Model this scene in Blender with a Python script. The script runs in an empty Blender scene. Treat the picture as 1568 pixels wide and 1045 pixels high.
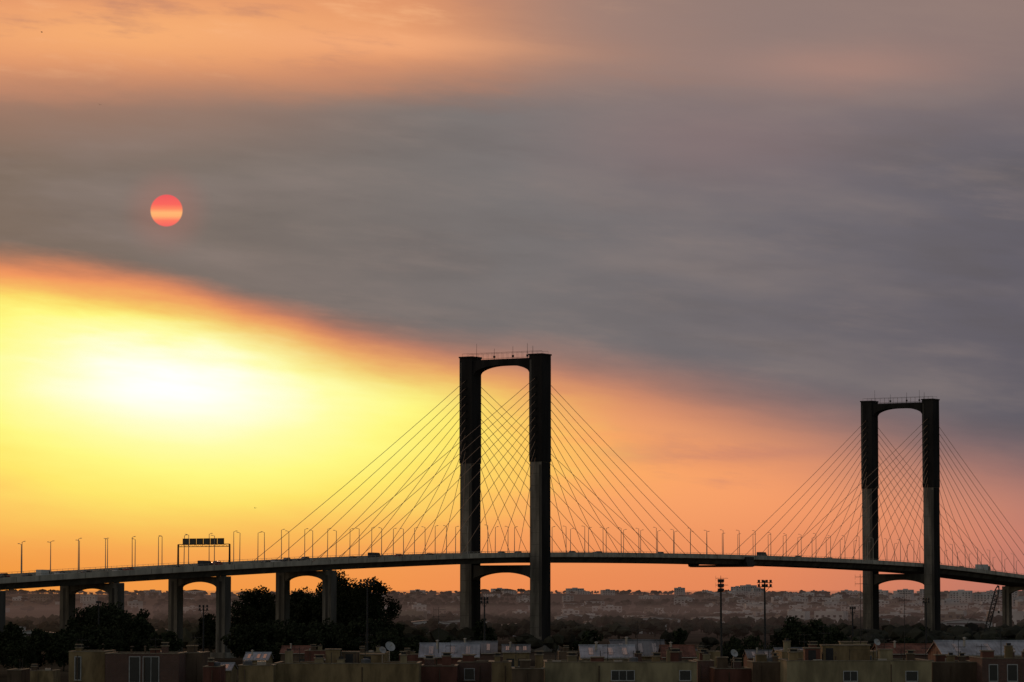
import bpy, math, random
from mathutils import Vector, noise
R=random.Random(7)
F=5374.0; CAMZ=16.0
scene=bpy.context.scene
scene.view_settings.view_transform='Standard'
scene.view_settings.look='None'
scene.view_settings.exposure=0
scene.view_settings.gamma=1
def lin(c):
    c=c/255.0
    return c/12.92 if c<=0.04045 else ((c+0.055)/1.055)**2.4
def C(r,g,b): return (lin(r),lin(g),lin(b),1)
def WX(px,D): return (px-784)/F*D
def WZ(py,D): return CAMZ-(py-925)/F*D

# ---------------------------------------------------------------- node helpers
class NT:
    def __init__(s,tree): s.t=tree; s.n=tree.nodes; s.l=tree.links
    def new(s,t): return s.n.new(t)
    def put(s,inp,v):
        if isinstance(v,bpy.types.NodeSocket): s.l.new(v,inp)
        else: inp.default_value=v
    def m(s,op,a,b=None,c=None,clamp=False):
        n=s.new('ShaderNodeMath'); n.operation=op; n.use_clamp=clamp
        s.put(n.inputs[0],a)
        if b is not None: s.put(n.inputs[1],b)
        if c is not None: s.put(n.inputs[2],c)
        return n.outputs[0]
    def ss(s,x,a,b,lo=0.0,hi=1.0,smooth=True):
        n=s.new('ShaderNodeMapRange'); n.interpolation_type='SMOOTHSTEP' if smooth else 'LINEAR'
        s.put(n.inputs[0],x); s.put(n.inputs[1],a); s.put(n.inputs[2],b); s.put(n.inputs[3],lo); s.put(n.inputs[4],hi)
        return n.outputs[0]
    def mix(s,f,a,b,mode='MIX'):
        n=s.new('ShaderNodeMix'); n.data_type='RGBA'; n.blend_type=mode
        s.put(n.inputs[0],f); s.put(n.inputs[6],a); s.put(n.inputs[7],b)
        return n.outputs[2]
    def ramp(s,x,stops):
        n=s.new('ShaderNodeValToRGB'); cr=n.color_ramp
        cr.elements[0].position=stops[0][0]; cr.elements[0].color=stops[0][1]
        cr.elements[1].position=stops[-1][0]; cr.elements[1].color=stops[-1][1]
        for p,c in stops[1:-1]:
            e=cr.elements.new(p); e.color=c
        s.put(n.inputs[0],x); return n.outputs[0]
    def xyz(s,x,y,z):
        n=s.new('ShaderNodeCombineXYZ'); s.put(n.inputs[0],x); s.put(n.inputs[1],y); s.put(n.inputs[2],z); return n.outputs[0]
    def noise(s,vec,scale,detail=3,rough=0.5):
        n=s.new('ShaderNodeTexNoise'); s.put(n.inputs['Vector'],vec); n.inputs['Scale'].default_value=scale
        n.inputs['Detail'].default_value=detail; n.inputs['Roughness'].default_value=rough
        return n.outputs[0]
    def curve(s,x,pts):
        n=s.new('ShaderNodeFloatCurve'); cv=n.mapping.curves[0]
        cv.points[0].location=pts[0]; cv.points[1].location=pts[-1]
        for p in pts[1:-1]: cv.points.new(*p)
        n.mapping.update(); s.put(n.inputs[1],x); return n.outputs[0]

# ---------------------------------------------------------------- world
SUN_AZ=math.atan((252-784)/F); SUN_EL=math.atan((925-321)/F)
w=bpy.data.worlds.new("World"); scene.world=w; w.use_nodes=True
try:
    w.cycles.sampling_method='MANUAL'; w.cycles.sample_map_resolution=512
except Exception as e: print(e)
N=NT(w.node_tree); N.n.clear()
tc=N.new('ShaderNodeTexCoord'); sp=N.new('ShaderNodeSeparateXYZ'); N.l.new(tc.outputs['Generated'],sp.inputs[0])
x,y,z=sp.outputs
yy=N.m('MAXIMUM',y,0.05)
U=N.m('MULTIPLY_ADD',N.m('DIVIDE',x,yy),F,784.0)
V=N.m('MULTIPLY_ADD',N.m('DIVIDE',z,yy),-F,925.0)
u=N.m('DIVIDE',U,1568.0)
uc=N.m('MINIMUM',N.m('MAXIMUM',u,0.0),1.0)
Vs=N.m('MULTIPLY_ADD',U,-0.16,V)
nv=N.xyz(N.m('MULTIPLY',U,0.0016),N.m('MULTIPLY',Vs,0.0065),0.3)
n1=N.m('SUBTRACT',N.noise(nv,1.0,3,0.5),0.5)
nv2=N.xyz(N.m('MULTIPLY',U,0.0036),N.m('MULTIPLY',N.m('MULTIPLY_ADD',U,-0.10,V),0.018),4.3)
n2=N.m('SUBTRACT',N.noise(nv2,1.0,6,0.62),0.5)
nv3=N.xyz(N.m('MULTIPLY',U,0.0022),N.m('MULTIPLY',N.m('MULTIPLY_ADD',U,-0.05,V),0.009),9.1)
n3=N.m('SUBTRACT',N.noise(nv3,1.0,4,0.55),0.5)
V2=N.m('ADD',V,N.m('ADD',N.m('MULTIPLY',n1,22.0),N.m('MULTIPLY',n2,42.0)))
# upper cloud deck
gray=N.ramp(u,[(0,C(127,110,97)),(0.2,C(124,113,105)),(0.5,C(122,117,116)),(0.77,C(114,109,114)),(1,C(103,99,107))])
gray=N.mix(N.ss(V,150.0,560.0,0.0,0.5),gray,N.ramp(u,[(0,C(122,104,92)),(0.5,C(114,107,107)),(1,C(92,87,95))]))
gray=N.mix(N.ss(n3,-0.05,0.28,0,0.42),gray,C(145,130,124))
gray=N.mix(N.ss(n3,0.02,-0.28,0,0.42),gray,C(98,91,90))
gray=N.mix(N.ss(n2,-0.02,0.28,0,0.2),gray,C(160,140,130))
gray=N.mix(N.ss(n2,0.0,-0.28,0,0.2),gray,C(86,80,80))
def blob(cx,cy,rx,ry,rot=0.0,VV=None):
    VV=VV if VV is not None else V2
    dx=N.m('SUBTRACT',U,float(cx)); dy=N.m('SUBTRACT',VV,float(cy))
    if rot:
        dy=N.m('MULTIPLY_ADD',dx,-rot,dy)
    a=N.m('POWER',N.m('ABSOLUTE',N.m('DIVIDE',dx,float(rx))),2.0); b=N.m('POWER',N.m('ABSOLUTE',N.m('DIVIDE',dy,float(ry))),2.0)
    return N.m('EXPONENT',N.m('MULTIPLY',N.m('ADD',a,b),-1.0))
gray=N.mix(N.m('MULTIPLY',blob(1090,215,230,70),0.45),gray,C(142,116,115))
topc=N.mix(N.m('MULTIPLY',N.ss(V2,280.0,90.0),N.ss(U,760.0,150.0)),gray,C(168,126,106))
m_top=N.m('MULTIPLY',N.ss(V2,178.0,60.0),N.ss(U,1250.0,500.0))
topc=N.mix(N.m('MULTIPLY',m_top,0.95),topc,C(228,150,106))
topc=N.mix(N.m('MULTIPLY',blob(210,42,380,50),0.8),topc,C(250,178,116))
topc=N.mix(N.m('MULTIPLY',blob(600,62,250,20,0.05),0.75),topc,C(245,172,122))
topc=N.mix(N.m('MULTIPLY',N.ss(n2,0.02,0.22),N.m('MULTIPLY',m_top,0.55)),topc,C(252,186,134))
topc=N.mix(N.m('MULTIPLY',N.ss(n2,-0.02,-0.22),N.m('MULTIPLY',m_top,0.6)),topc,C(188,132,108))
topc=N.mix(N.m('MULTIPLY',N.m('MULTIPLY',N.ss(V2,260.0,0.0),N.ss(U,600.0,1000.0)),0.75),topc,C(154,128,119))
topc=N.mix(N.m('MULTIPLY',blob(1290,98,180,36),0.55),topc,C(182,138,122))
topc=N.mix(N.ss(V,-300.0,-1500.0),topc,C(128,118,118))
# lower bright opening
edge=N.m('MULTIPLY',N.curve(uc,[(0,0.402),(0.13,0.426),(0.255,0.476),(0.38,0.533),(0.54,0.572),(0.66,0.610),(0.78,0.650),(0.9,0.685),(1,0.71)]),1000.0)
d=N.m('SUBTRACT',V2,edge)
g1=blob(205,552,400,105,0.10,V2)
g2=blob(300,650,500,180,0.0,V2)
g=N.m('ADD',N.m('MULTIPLY',g1,0.46),N.m('MULTIPLY',g2,0.58))
g=N.m('ADD',g,N.m('MULTIPLY',n2,0.24))
g=N.m('ADD',g,N.m('MULTIPLY',n3,0.16),clamp=True)
base=N.ramp(u,[(0,C(250,176,84)),(0.3,C(253,176,92)),(0.55,C(252,168,104)),(0.8,C(244,156,106)),(1,C(212,136,112))])
bright=N.ramp(g,[(0,C(250,165,100)),(0.10,C(253,174,98)),(0.22,C(255,202,98)),(0.37,C(255,232,108)),(0.52,C(255,249,132)),(0.68,C(255,253,168)),(0.84,C(255,255,220)),(0.95,(1.03,1.03,1.0,1))])
inner=N.mix(N.ss(g,0.0,0.2),base,bright)
inner=N.mix(N.m('MULTIPLY',N.m('MULTIPLY',N.ss(n2,0.0,0.22),N.ss(U,750.0,1150.0)),N.ss(V,850.0,700.0,0.0,0.65)),inner,C(196,130,112))
inner=N.mix(N.m('MULTIPLY',blob(1190,700,110,10,-0.08),0.5),inner,C(205,132,108))
inner=N.mix(N.m('MULTIPLY',blob(1010,655,170,22,0.12),0.5),inner,C(255,176,112))
hz=N.ramp(u,[(0,C(240,150,62)),(0.3,C(242,150,70)),(0.5,C(236,138,80)),(0.75,C(224,130,88)),(1,C(182,114,102))])
inner=N.mix(N.ss(V,735.0,915.0,0,0.92),inner,hz)
tl=N.ss(U,300.0,1200.0)
e0=N.m('MULTIPLY_ADD',tl,-50.0,-34.0); e1=N.m('MULTIPLY_ADD',tl,46.0,18.0)
bandc=N.ramp(u,[(0,C(240,146,96)),(0.3,C(232,138,96)),(0.55,C(220,140,104)),(0.8,C(184,128,110)),(1,C(152,114,108))])
low=N.mix(N.ss(d,e0,e1),topc,bandc)
i0=N.m('MULTIPLY_ADD',tl,-16.0,-8.0); i1=N.m('MULTIPLY_ADD',tl,58.0,78.0)
front=N.mix(N.ss(d,i0,i1),low,inner)
# the sun, veiled by the cloud
cu=252.0; cv=321.0
sd=N.m('SQRT',N.m('ADD',N.m('POWER',N.m('ABSOLUTE',N.m('SUBTRACT',U,cu)),2.0),N.m('POWER',N.m('ABSOLUTE',N.m('SUBTRACT',V,cv)),2.0)))
sdn=N.m('DIVIDE',N.m('SUBTRACT',N.m('ADD',V,N.m('MULTIPLY',n2,6.0)),cv-25.0),50.0,clamp=True)
sunc=N.ramp(sdn,[(0,C(238,92,94)),(0.3,C(250,104,94)),(0.44,C(254,136,98)),(0.56,C(255,182,116)),(0.66,C(255,176,112)),(0.8,C(254,122,98)),(1,C(242,100,98))])
front=N.mix(N.m('MULTIPLY',N.ss(sd,80.0,20.0),0.16),front,C(205,112,92))
front=N.mix(N.ss(sd,25.8,23.4),front,sunc)
front=N.mix(N.ss(V,926.0,990.0),front,C(90,72,66))
# rest of the sky
sky=N.new('ShaderNodeTexSky'); sky.sky_type='NISHITA'; sky.sun_disc=False
sky.sun_elevation=SUN_EL; sky.sun_rotation=SUN_AZ
amb=N.mix(1.0,sky.outputs[0],(0.11,0.11,0.11,1),'MULTIPLY')
amb=N.mix(0.55,amb,N.ramp(N.m('MULTIPLY_ADD',x,0.5,0.5),[(0,(0.38,0.29,0.21,1)),(0.5,(0.17,0.155,0.16,1)),(1,(0.05,0.048,0.055,1))]))
final=N.mix(N.ss(y,0.55,0.93),amb,front)
bg=N.new('ShaderNodeBackground'); N.l.new(final,bg.inputs[0]); bg.inputs[1].default_value=1.0
out=N.new('ShaderNodeOutputWorld'); N.l.new(bg.outputs[0],out.inputs[0])

sl=bpy.data.lights.new("sun_light",'SUN'); sl.energy=0.45; sl.angle=math.radians(2.0); sl.color=(1.0,0.55,0.3)
so=bpy.data.objects.new("sun_light",sl); scene.collection.objects.link(so)
dv=Vector((math.sin(SUN_AZ)*math.cos(SUN_EL),math.cos(SUN_AZ)*math.cos(SUN_EL),math.sin(SUN_EL)))
so.rotation_euler=dv.to_track_quat('Z','Y').to_euler(); so.location=(0,0,200)

# ---------------------------------------------------------------- camera
cam=bpy.data.cameras.new("camera"); co=bpy.data.objects.new("camera",cam); scene.collection.objects.link(co)
cam.sensor_width=36; cam.lens=36*F/1568; cam.clip_start=1; cam.clip_end=60000
co.location=(0,0,CAMZ); co.rotation_euler=(math.pi/2+math.atan((925-522.5)/F),0,0)
scene.camera=co

# ---------------------------------------------------------------- materials
def mat(name,col,rough=0.85,var=0.25,scale=0.5,metal=0.0,haze=False,stretch=(1,1,1),spec=0.3,col2=None,bricks=False,bump=0.0,hs=1.0):
    m=bpy.data.materials.new(name); m.use_nodes=True; T=NT(m.node_tree); b=T.n['Principled BSDF']
    geo=T.new('ShaderNodeNewGeometry'); s=T.new('ShaderNodeSeparateXYZ'); T.l.new(geo.outputs['Position'],s.inputs[0])
    X,Y,Z=s.outputs
    vec=T.xyz(T.m('MULTIPLY',X,stretch[0]),T.m('MULTIPLY',Y,stretch[1]),T.m('MULTIPLY',Z,stretch[2]))
    nz=T.noise(vec,scale,4,0.6)
    c1=tuple(c*(1-var) for c in col[:3])+(1,)
    c2=(tuple(min(1,c*(1+var)) for c in col[:3])+(1,)) if col2 is None else tuple(col2[:3])+(1,)
    cc=T.mix(T.ss(nz,0.32,0.68),c1,c2)
    if bricks:
        br=T.new('ShaderNodeTexBrick'); T.put(br.inputs['Vector'],T.xyz(T.m('ADD',X,Y),Z,0.0))
        br.inputs['Scale'].default_value=1.0; br.inputs['Brick Width'].default_value=0.25; br.inputs['Row Height'].default_value=0.075
        br.inputs['Mortar Size'].default_value=0.01
        T.put(br.inputs['Color1'],cc); br.inputs['Color2'].default_value=tuple(c*0.75 for c in col[:3])+(1,); br.inputs['Mortar'].default_value=(0.18,0.16,0.14,1)
        cc=br.outputs[0]
    if haze:  # distance haze and warm left-hand glow painted into the base colour
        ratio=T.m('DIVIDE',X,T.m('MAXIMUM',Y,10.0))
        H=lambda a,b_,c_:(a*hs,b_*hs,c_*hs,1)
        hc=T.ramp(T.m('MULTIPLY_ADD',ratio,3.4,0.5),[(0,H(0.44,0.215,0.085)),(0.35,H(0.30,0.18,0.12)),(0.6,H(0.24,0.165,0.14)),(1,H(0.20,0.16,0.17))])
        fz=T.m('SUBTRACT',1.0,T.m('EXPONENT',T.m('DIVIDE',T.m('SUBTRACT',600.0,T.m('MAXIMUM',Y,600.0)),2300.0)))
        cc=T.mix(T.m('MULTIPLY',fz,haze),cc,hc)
    T.put(b.inputs['Base Color'],cc)
    b.inputs['Roughness'].default_value=rough; b.inputs['Metallic'].default_value=metal; b.inputs['Specular IOR Level'].default_value=spec
    if bump:
        bp=T.new('ShaderNodeBump'); bp.inputs['Strength'].default_value=bump; T.put(bp.inputs['Height'],nz); T.l.new(bp.outputs[0],b.inputs['Normal'])
    return m
M={}
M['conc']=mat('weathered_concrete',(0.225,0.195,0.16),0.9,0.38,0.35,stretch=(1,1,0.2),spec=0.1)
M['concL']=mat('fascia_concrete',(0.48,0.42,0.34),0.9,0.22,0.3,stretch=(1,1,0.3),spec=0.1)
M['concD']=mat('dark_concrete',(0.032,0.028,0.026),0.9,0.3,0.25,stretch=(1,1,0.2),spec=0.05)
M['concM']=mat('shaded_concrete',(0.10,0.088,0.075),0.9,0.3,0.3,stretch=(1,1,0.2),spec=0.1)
M['asph']=mat('asphalt',(0.05,0.05,0.052),0.9,0.2,1.0)
M['white']=mat('road_paint',(0.7,0.7,0.66),0.7,0.1,2)
M['cable']=mat('cable_sheath',(0.42,0.25,0.16),0.6,0.1,1)
M['steel']=mat('galvanised_steel',(0.42,0.37,0.31),0.5,0.15,2,metal=0.3)
M['dark']=mat('dark_painted_steel',(0.03,0.028,0.028),0.6,0.2,2)
M['glass']=mat('dark_glass',(0.025,0.03,0.035),0.15,0.1,1,spec=0.5)
M['rub']=mat('rubber',(0.02,0.02,0.02),0.9,0.1,3)
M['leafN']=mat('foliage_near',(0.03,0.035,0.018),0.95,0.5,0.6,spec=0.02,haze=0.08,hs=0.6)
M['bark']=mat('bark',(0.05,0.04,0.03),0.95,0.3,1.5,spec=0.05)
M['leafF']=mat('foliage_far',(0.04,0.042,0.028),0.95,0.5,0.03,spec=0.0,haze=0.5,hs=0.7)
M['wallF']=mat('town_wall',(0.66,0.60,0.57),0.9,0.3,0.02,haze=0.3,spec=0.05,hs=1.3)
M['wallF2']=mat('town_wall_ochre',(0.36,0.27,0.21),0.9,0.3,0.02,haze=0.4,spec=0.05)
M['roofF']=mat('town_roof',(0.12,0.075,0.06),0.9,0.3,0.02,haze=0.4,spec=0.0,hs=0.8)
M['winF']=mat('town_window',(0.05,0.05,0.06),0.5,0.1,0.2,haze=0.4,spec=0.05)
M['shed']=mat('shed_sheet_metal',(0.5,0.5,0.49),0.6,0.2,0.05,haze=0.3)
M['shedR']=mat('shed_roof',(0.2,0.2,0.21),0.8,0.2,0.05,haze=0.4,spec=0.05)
M['ochre']=mat('ochre_render',(0.23,0.168,0.09),0.92,0.32,0.9,stretch=(1,1,0.35),bump=0.15,spec=0.05)
M['cream']=mat('cream_render',(0.29,0.24,0.145),0.92,0.3,0.8,stretch=(1,1,0.3),bump=0.15,spec=0.05)
M['brick']=mat('red_brick',(0.135,0.06,0.043),0.9,0.3,0.8,bricks=True,spec=0.05)
M['redr']=mat('red_render',(0.15,0.068,0.05),0.9,0.3,0.7,stretch=(1,1,0.3),spec=0.05)
M['brown']=mat('brown_render',(0.12,0.085,0.058),0.9,0.3,0.8,stretch=(1,1,0.3),spec=0.05)
M['tile']=mat('terrace_tile',(0.14,0.08,0.058),0.85,0.3,1.3,spec=0.05)
M['metal']=mat('roof_sheet',(0.30,0.31,0.335),0.6,0.35,0.5,stretch=(1,0.3,1),metal=0.1)
M['metalD']=mat('roof_sheet_dull',(0.13,0.13,0.135),0.6,0.35,0.5,stretch=(1,0.3,1),metal=0.1)
M['tileR']=mat('clay_tile_roof',(0.18,0.08,0.055),0.85,0.35,0.8,stretch=(1,0.3,1),spec=0.05)
M['cop']=mat('coping_stone',(0.25,0.21,0.155),0.9,0.3,1.5,spec=0.05)
M['frame']=mat('white_window_frame',(0.42,0.42,0.41),0.6,0.15,2)

# ---------------------------------------------------------------- mesh builder
class MB:
    def __init__(s): s.v=[];s.f=[];s.mi=[];s.mats=[]
    def mid(s,k):
        if k not in s.mats: s.mats.append(k)
        return s.mats.index(k)
    def add(s,vs,fs,k):
        o=len(s.v); s.v+= [tuple(p) for p in vs]; i=s.mid(k)
        for f in fs: s.f.append(tuple(a+o for a in f)); s.mi.append(i)
    def box(s,c,sz,k,ax=None):
        ax=ax or (Vector((1,0,0)),Vector((0,1,0)),Vector((0,0,1)))
        c=Vector(c); h=[a*(q/2) for a,q in zip(ax,sz)]
        vs=[c+h[0]*i+h[1]*j+h[2]*l for l in(-1,1) for j in(-1,1) for i in(-1,1)]
        s.add(vs,[(0,2,3,1),(4,5,7,6),(0,1,5,4),(2,6,7,3),(0,4,6,2),(1,3,7,5)],k)
    def b2(s,x0,x1,y0,y1,z0,z1,k): s.box(((x0+x1)/2,(y0+y1)/2,(z0+z1)/2),(x1-x0,y1-y0,z1-z0),k)
    def cyl(s,p0,p1,r0,r1,k,n=8,cap=True):
        p0=Vector(p0);p1=Vector(p1); d=(p1-p0).normalized()
        a=d.orthogonal().normalized(); b=d.cross(a)
        vs=[];
        for p,r in((p0,r0),(p1,r1)):
            for i in range(n):
                t=2*math.pi*i/n; vs.append(p+(a*math.cos(t)+b*math.sin(t))*r)
        fs=[(i,(i+1)%n,n+(i+1)%n,n+i) for i in range(n)]
        if cap: fs+=[tuple(range(n))[::-1],tuple(range(n,2*n))]
        s.add(vs,fs,k)
    def prism(s,pts,o,a,b,ext,k):
        n=len(pts); o=Vector(o)
        vs=[o+a*p[0]+b*p[1]-ext/2 for p in pts]+[o+a*p[0]+b*p[1]+ext/2 for p in pts]
        s.add(vs,[tuple(range(n))[::-1],tuple(range(n,2*n))]+[(i,(i+1)%n,n+(i+1)%n,n+i) for i in range(n)],k)
    def out(s,name,parent=None,loc=None,smooth=False):
        me=bpy.data.meshes.new(name); me.from_pydata(s.v,[],s.f)
        for k in s.mats: me.materials.append(M[k])
        me.polygons.foreach_set('material_index',s.mi)
        if smooth: me.polygons.foreach_set('use_smooth',[True]*len(s.f))
        me.update()
        ob=bpy.data.objects.new(name,me); scene.collection.objects.link(ob)
        if parent: ob.parent=parent
        if loc: ob.location=loc
        return ob
def empty(name):
    e=bpy.data.objects.new(name,None); scene.collection.objects.link(e); return e

# ---------------------------------------------------------------- terrain
def terrain(X,Y):
    t=min(1,max(0,(Y-2800)/(7000-2800))); t=t*t*(3-2*t)
    h=t*(33+6*noise.noise(Vector((X*0.0016,Y*0.0004,0.7)))+3*noise.noise(Vector((X*0.007,Y*0.001,2.7))))
    if Y>7000: h-= min(30,(Y-7000)*0.006)
    return h
ys=[-400+i*100 for i in range(30)]+[2600+i*150 for i in range(40)]+[8600*(1.12**i) for i in range(14)]
xs=[-14000,-10000,-7000,-5000,-3500]+[-2600+i*50 for i in range(105)]+[3500,5000,7000,10000,14000]
vs=[(X,Y,terrain(X,Y)) for Y in ys for X in xs]; nx=len(xs)
fs=[(j*nx+i,j*nx+i+1,(j+1)*nx+i+1,(j+1)*nx+i) for j in range(len(ys)-1) for i in range(nx-1)]
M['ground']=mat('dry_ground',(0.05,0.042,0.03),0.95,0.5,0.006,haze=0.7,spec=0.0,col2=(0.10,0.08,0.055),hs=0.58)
g_=MB(); g_.add(vs,fs,'ground'); g_.out('ground',smooth=True)
# evening haze lying over the plain (homogeneous volume, emission stands in for scattered light)
hm=bpy.data.materials.new('evening_haze'); hm.use_nodes=True; T=NT(hm.node_tree); T.n.clear()
SG=1/4200.0
ab=T.new('ShaderNodeVolumeAbsorption'); ab.inputs['Color'].default_value=(0,0,0,1); ab.inputs['Density'].default_value=SG
em=T.new('ShaderNodeEmission'); em.inputs['Color'].default_value=(0.132,0.083,0.069,1); em.inputs['Strength'].default_value=SG
ad=T.new('ShaderNodeAddShader'); T.l.new(ab.outputs[0],ad.inputs[0]); T.l.new(em.outputs[0],ad.inputs[1])
mo=T.new('ShaderNodeOutputMaterial'); T.l.new(ad.outputs[0],mo.inputs['Volume'])
M['haze']=hm
mb=MB(); mb.prism([(1500,-20),(11000,-20),(11000,10),(7600,36),(7100,42),(6200,40),(5400,35),(4500,27),(3600,19),(2900,15.5),(1500,14)],(0,0,0),Vector((0,1,0)),Vector((0,0,1)),Vector((30000,0,0)),'haze'); mb.out('haze')

# ---------------------------------------------------------------- bridge
DIR=Vector((0.529,0.8486,0)).normalized(); PER=Vector((DIR.y,-DIR.x,0)); UP=Vector((0,0,1))
C0=Vector((-2.4,1197.4,0)); SPAN=310.0
prof=[(-420,15.6),(-380,17.8),(-280,22.9),(-180,27.4),(-90,30.9),(0,33.4),(155,34.3),(310,32.7),(405,28.9),(500,24.2),(620,18),(900,8)]
def deckz(s):
    for i in range(len(prof)-1):
        if s<=prof[i+1][0] or i==len(prof)-2:
            p1,p2=prof[i],prof[i+1]; p0=prof[max(0,i-1)]; p3=prof[min(len(prof)-1,i+2)]
            h=p2[0]-p1[0]; t=(s-p1[0])/h
            m1=(p2[1]-p0[1])/(p2[0]-p0[0])*h; m2=(p3[1]-p1[1])/(p3[0]-p1[0])*h
            return (2*t**3-3*t*t+1)*p1[1]+(t**3-2*t*t+t)*m1+(-2*t**3+3*t*t)*p2[1]+(t**3-t*t)*m2
def BP(s,uu,dz=0.0): 
    p=C0+DIR*s+PER*uu; p.z=deckz(s)+dz; return p
bridge=empty('cable_stayed_bridge')
HW=11.35
dk=MB(); S=[-420+5*i for i in range(200)]
def strip(mb,prof2,k,S=S):
    n=len(prof2); vs=[]
    for s in S:
        for (a,b) in prof2: vs.append(BP(s,a,b))
    fs=[]
    for j in range(len(S)-1):
        for i in range(n):
            i2=(i+1)%n; fs.append((j*n+i,j*n+i2,(j+1)*n+i2,(j+1)*n+i))
    fs.append(tuple(range(n))); fs.append(tuple((len(S)-1)*n+i for i in range(n))[::-1])
    mb.add(vs,fs,k)
for sg in(-1,1):
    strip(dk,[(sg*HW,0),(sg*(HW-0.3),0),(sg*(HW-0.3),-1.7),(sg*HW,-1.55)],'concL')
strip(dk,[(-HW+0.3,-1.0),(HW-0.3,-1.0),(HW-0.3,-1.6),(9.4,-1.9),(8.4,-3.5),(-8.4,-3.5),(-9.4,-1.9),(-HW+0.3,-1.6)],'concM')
for j in range(0,len(S)-1,2):
    for sg in(-1,1):
        dk.cyl(BP(S[j],sg*(HW+0.03),-0.1),BP(S[j],sg*(HW+0.03),-1.5),0.06,0.06,'concM',4)
dk.out('deck',bridge)
rd=MB(); strip(rd,[(-HW+0.5,-0.99),(HW-0.5,-0.99),(HW-0.5,-0.995),(-HW+0.5,-0.995)],'asph'); rd.out('roadway',bridge)
mk=MB()
for uu in(-3.6,0.15,-0.15,3.6,-7.4,7.4,-10.3,10.3):
    for j in range(0,len(S)-1):
        if abs(uu) in(3.6,7.4) and j%2: continue
        a,b=BP(S[j],uu-0.07,-0.984),BP(S[j],uu+0.07,-0.984); c,d_=BP(S[j+1],uu+0.07,-0.984),BP(S[j+1],uu-0.07,-0.984)
        mk.add([a,b,c,d_],[(0,1,2,3)],'white')
mk.out('lane_markings',bridge)
rl=MB()
for sg in(-1,1):
    uu=sg*(HW-0.15)
    for j in range(len(S)-1):
        rl.cyl(BP(S[j],uu,0.45),BP(S[j+1],uu,0.45),0.05,0.05,'steel',4,False)
        for k_ in (0,2.5):
            rl.cyl(BP(S[j]+k_,uu,0),BP(S[j]+k_,uu,0.45),0.05,0.05,'steel',4,False)
rl.out('railing',bridge)
def arch(mb,s,zt,tm,te,half,along,k,uc0=0.0,p=1.0):
    pts=[(half,zt),(-half,zt)]
    n=22
    for i in range(n+1):
        q=-half+2*half*i/n; a=abs(q)/half
        e=max(0,(a-0.1)/0.9)
        pts.append((q,zt-tm-(te-tm)*(1-math.sqrt(max(0,1-e*e)))*p-(te-tm)*(1-p)*e*e))
    o=C0+DIR*s+PER*uc0
    mb.prism(pts,o,PER,UP,DIR*along,k)
LEG=14.05
def tower(s):
    mb=MB(); o=C0+DIR*s
    TOP=100.2; ax=(PER,DIR,UP)
    for sg in(-1,1):
        c=o+PER*LEG*sg
        zc=64.0
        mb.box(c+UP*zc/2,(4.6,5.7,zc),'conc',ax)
        mb.box(c+PER*2.34+UP*(zc/2),(0.1,5.66,zc-0.3),'concD',ax)  # thin dark sheet: shade painted onto the leg's right-hand face
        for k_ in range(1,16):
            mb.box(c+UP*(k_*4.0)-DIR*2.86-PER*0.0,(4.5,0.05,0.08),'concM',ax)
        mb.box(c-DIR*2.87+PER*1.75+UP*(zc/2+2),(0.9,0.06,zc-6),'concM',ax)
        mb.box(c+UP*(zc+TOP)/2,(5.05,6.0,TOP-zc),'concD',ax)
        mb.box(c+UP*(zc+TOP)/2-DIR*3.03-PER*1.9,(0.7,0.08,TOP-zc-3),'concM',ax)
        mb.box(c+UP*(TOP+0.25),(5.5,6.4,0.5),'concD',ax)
        mb.box(c+UP*1.0,(9,10,2.0),'conc',ax)
        for i in range(11):
            zz=66+i*2.65
            for q in(-1,1):
                mb.box(c+DIR*q*3.1+UP*zz,(1.0,0.5,0.9),'concD',ax)
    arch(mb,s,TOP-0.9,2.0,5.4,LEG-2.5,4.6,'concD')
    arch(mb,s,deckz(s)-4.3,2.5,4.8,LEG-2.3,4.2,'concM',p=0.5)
    for q in(-1,1):
        mb.box(o+UP*(TOP-0.5)+DIR*q*2.2,(2*LEG-5.6,0.1,0.1),'dark',ax)
    for q in(-1,1):
        n=16
        mb.cyl(o+PER*(-LEG-2)+UP*(TOP+1.5)+DIR*q*2,o+PER*(LEG+2)+UP*(TOP+1.5)+DIR*q*2,0.05,0.05,'dark',4)
        for i in range(n+1):
            p=o+PER*(-LEG-2+(2*LEG+4)*i/n)+DIR*q*2
            mb.cyl(p+UP*(TOP-0.9),p+UP*(TOP+1.5),0.04,0.04,'dark',4)
    for (pu,hh,r) in((-11.5,5.0,0.07),(-4.3,3.0,0.08),(3.2,3.6,0.08),(9.0,4.4,0.08),(11.2,3.4,0.1)):
        p=o+PER*pu; mb.cyl(p+UP*(TOP-0.9),p+UP*(TOP+hh),r,r*0.6,'dark',5)
        mb.box(p+UP*(TOP+0.2),(0.6,0.5,0.7),'dark',ax)
    mb.out('tower',bridge)
tower(0); tower(SPAN)
cb=MB()
for s0 in(0,SPAN):
    for sg in(-1,1):
        for q in(-1,1):
            for i in range(11):
                t=10+12.0*i
                zz=66.0+i*2.65
                a=C0+DIR*(s0+q*2.9)+PER*LEG*sg; a.z=zz
                b=BP(s0+q*t,sg*(HW+0.15),-0.6)
                prev=a; n=5
                for j in range(1,n+1):
                    f=j/n; p=a.lerp(b,f); p.z-= 4*f*(1-f)*t*0.006
                    cb.cyl(prev,p,0.085,0.085,'cable',5,False); prev=p
cb.out('stay_cables',bridge)
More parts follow.
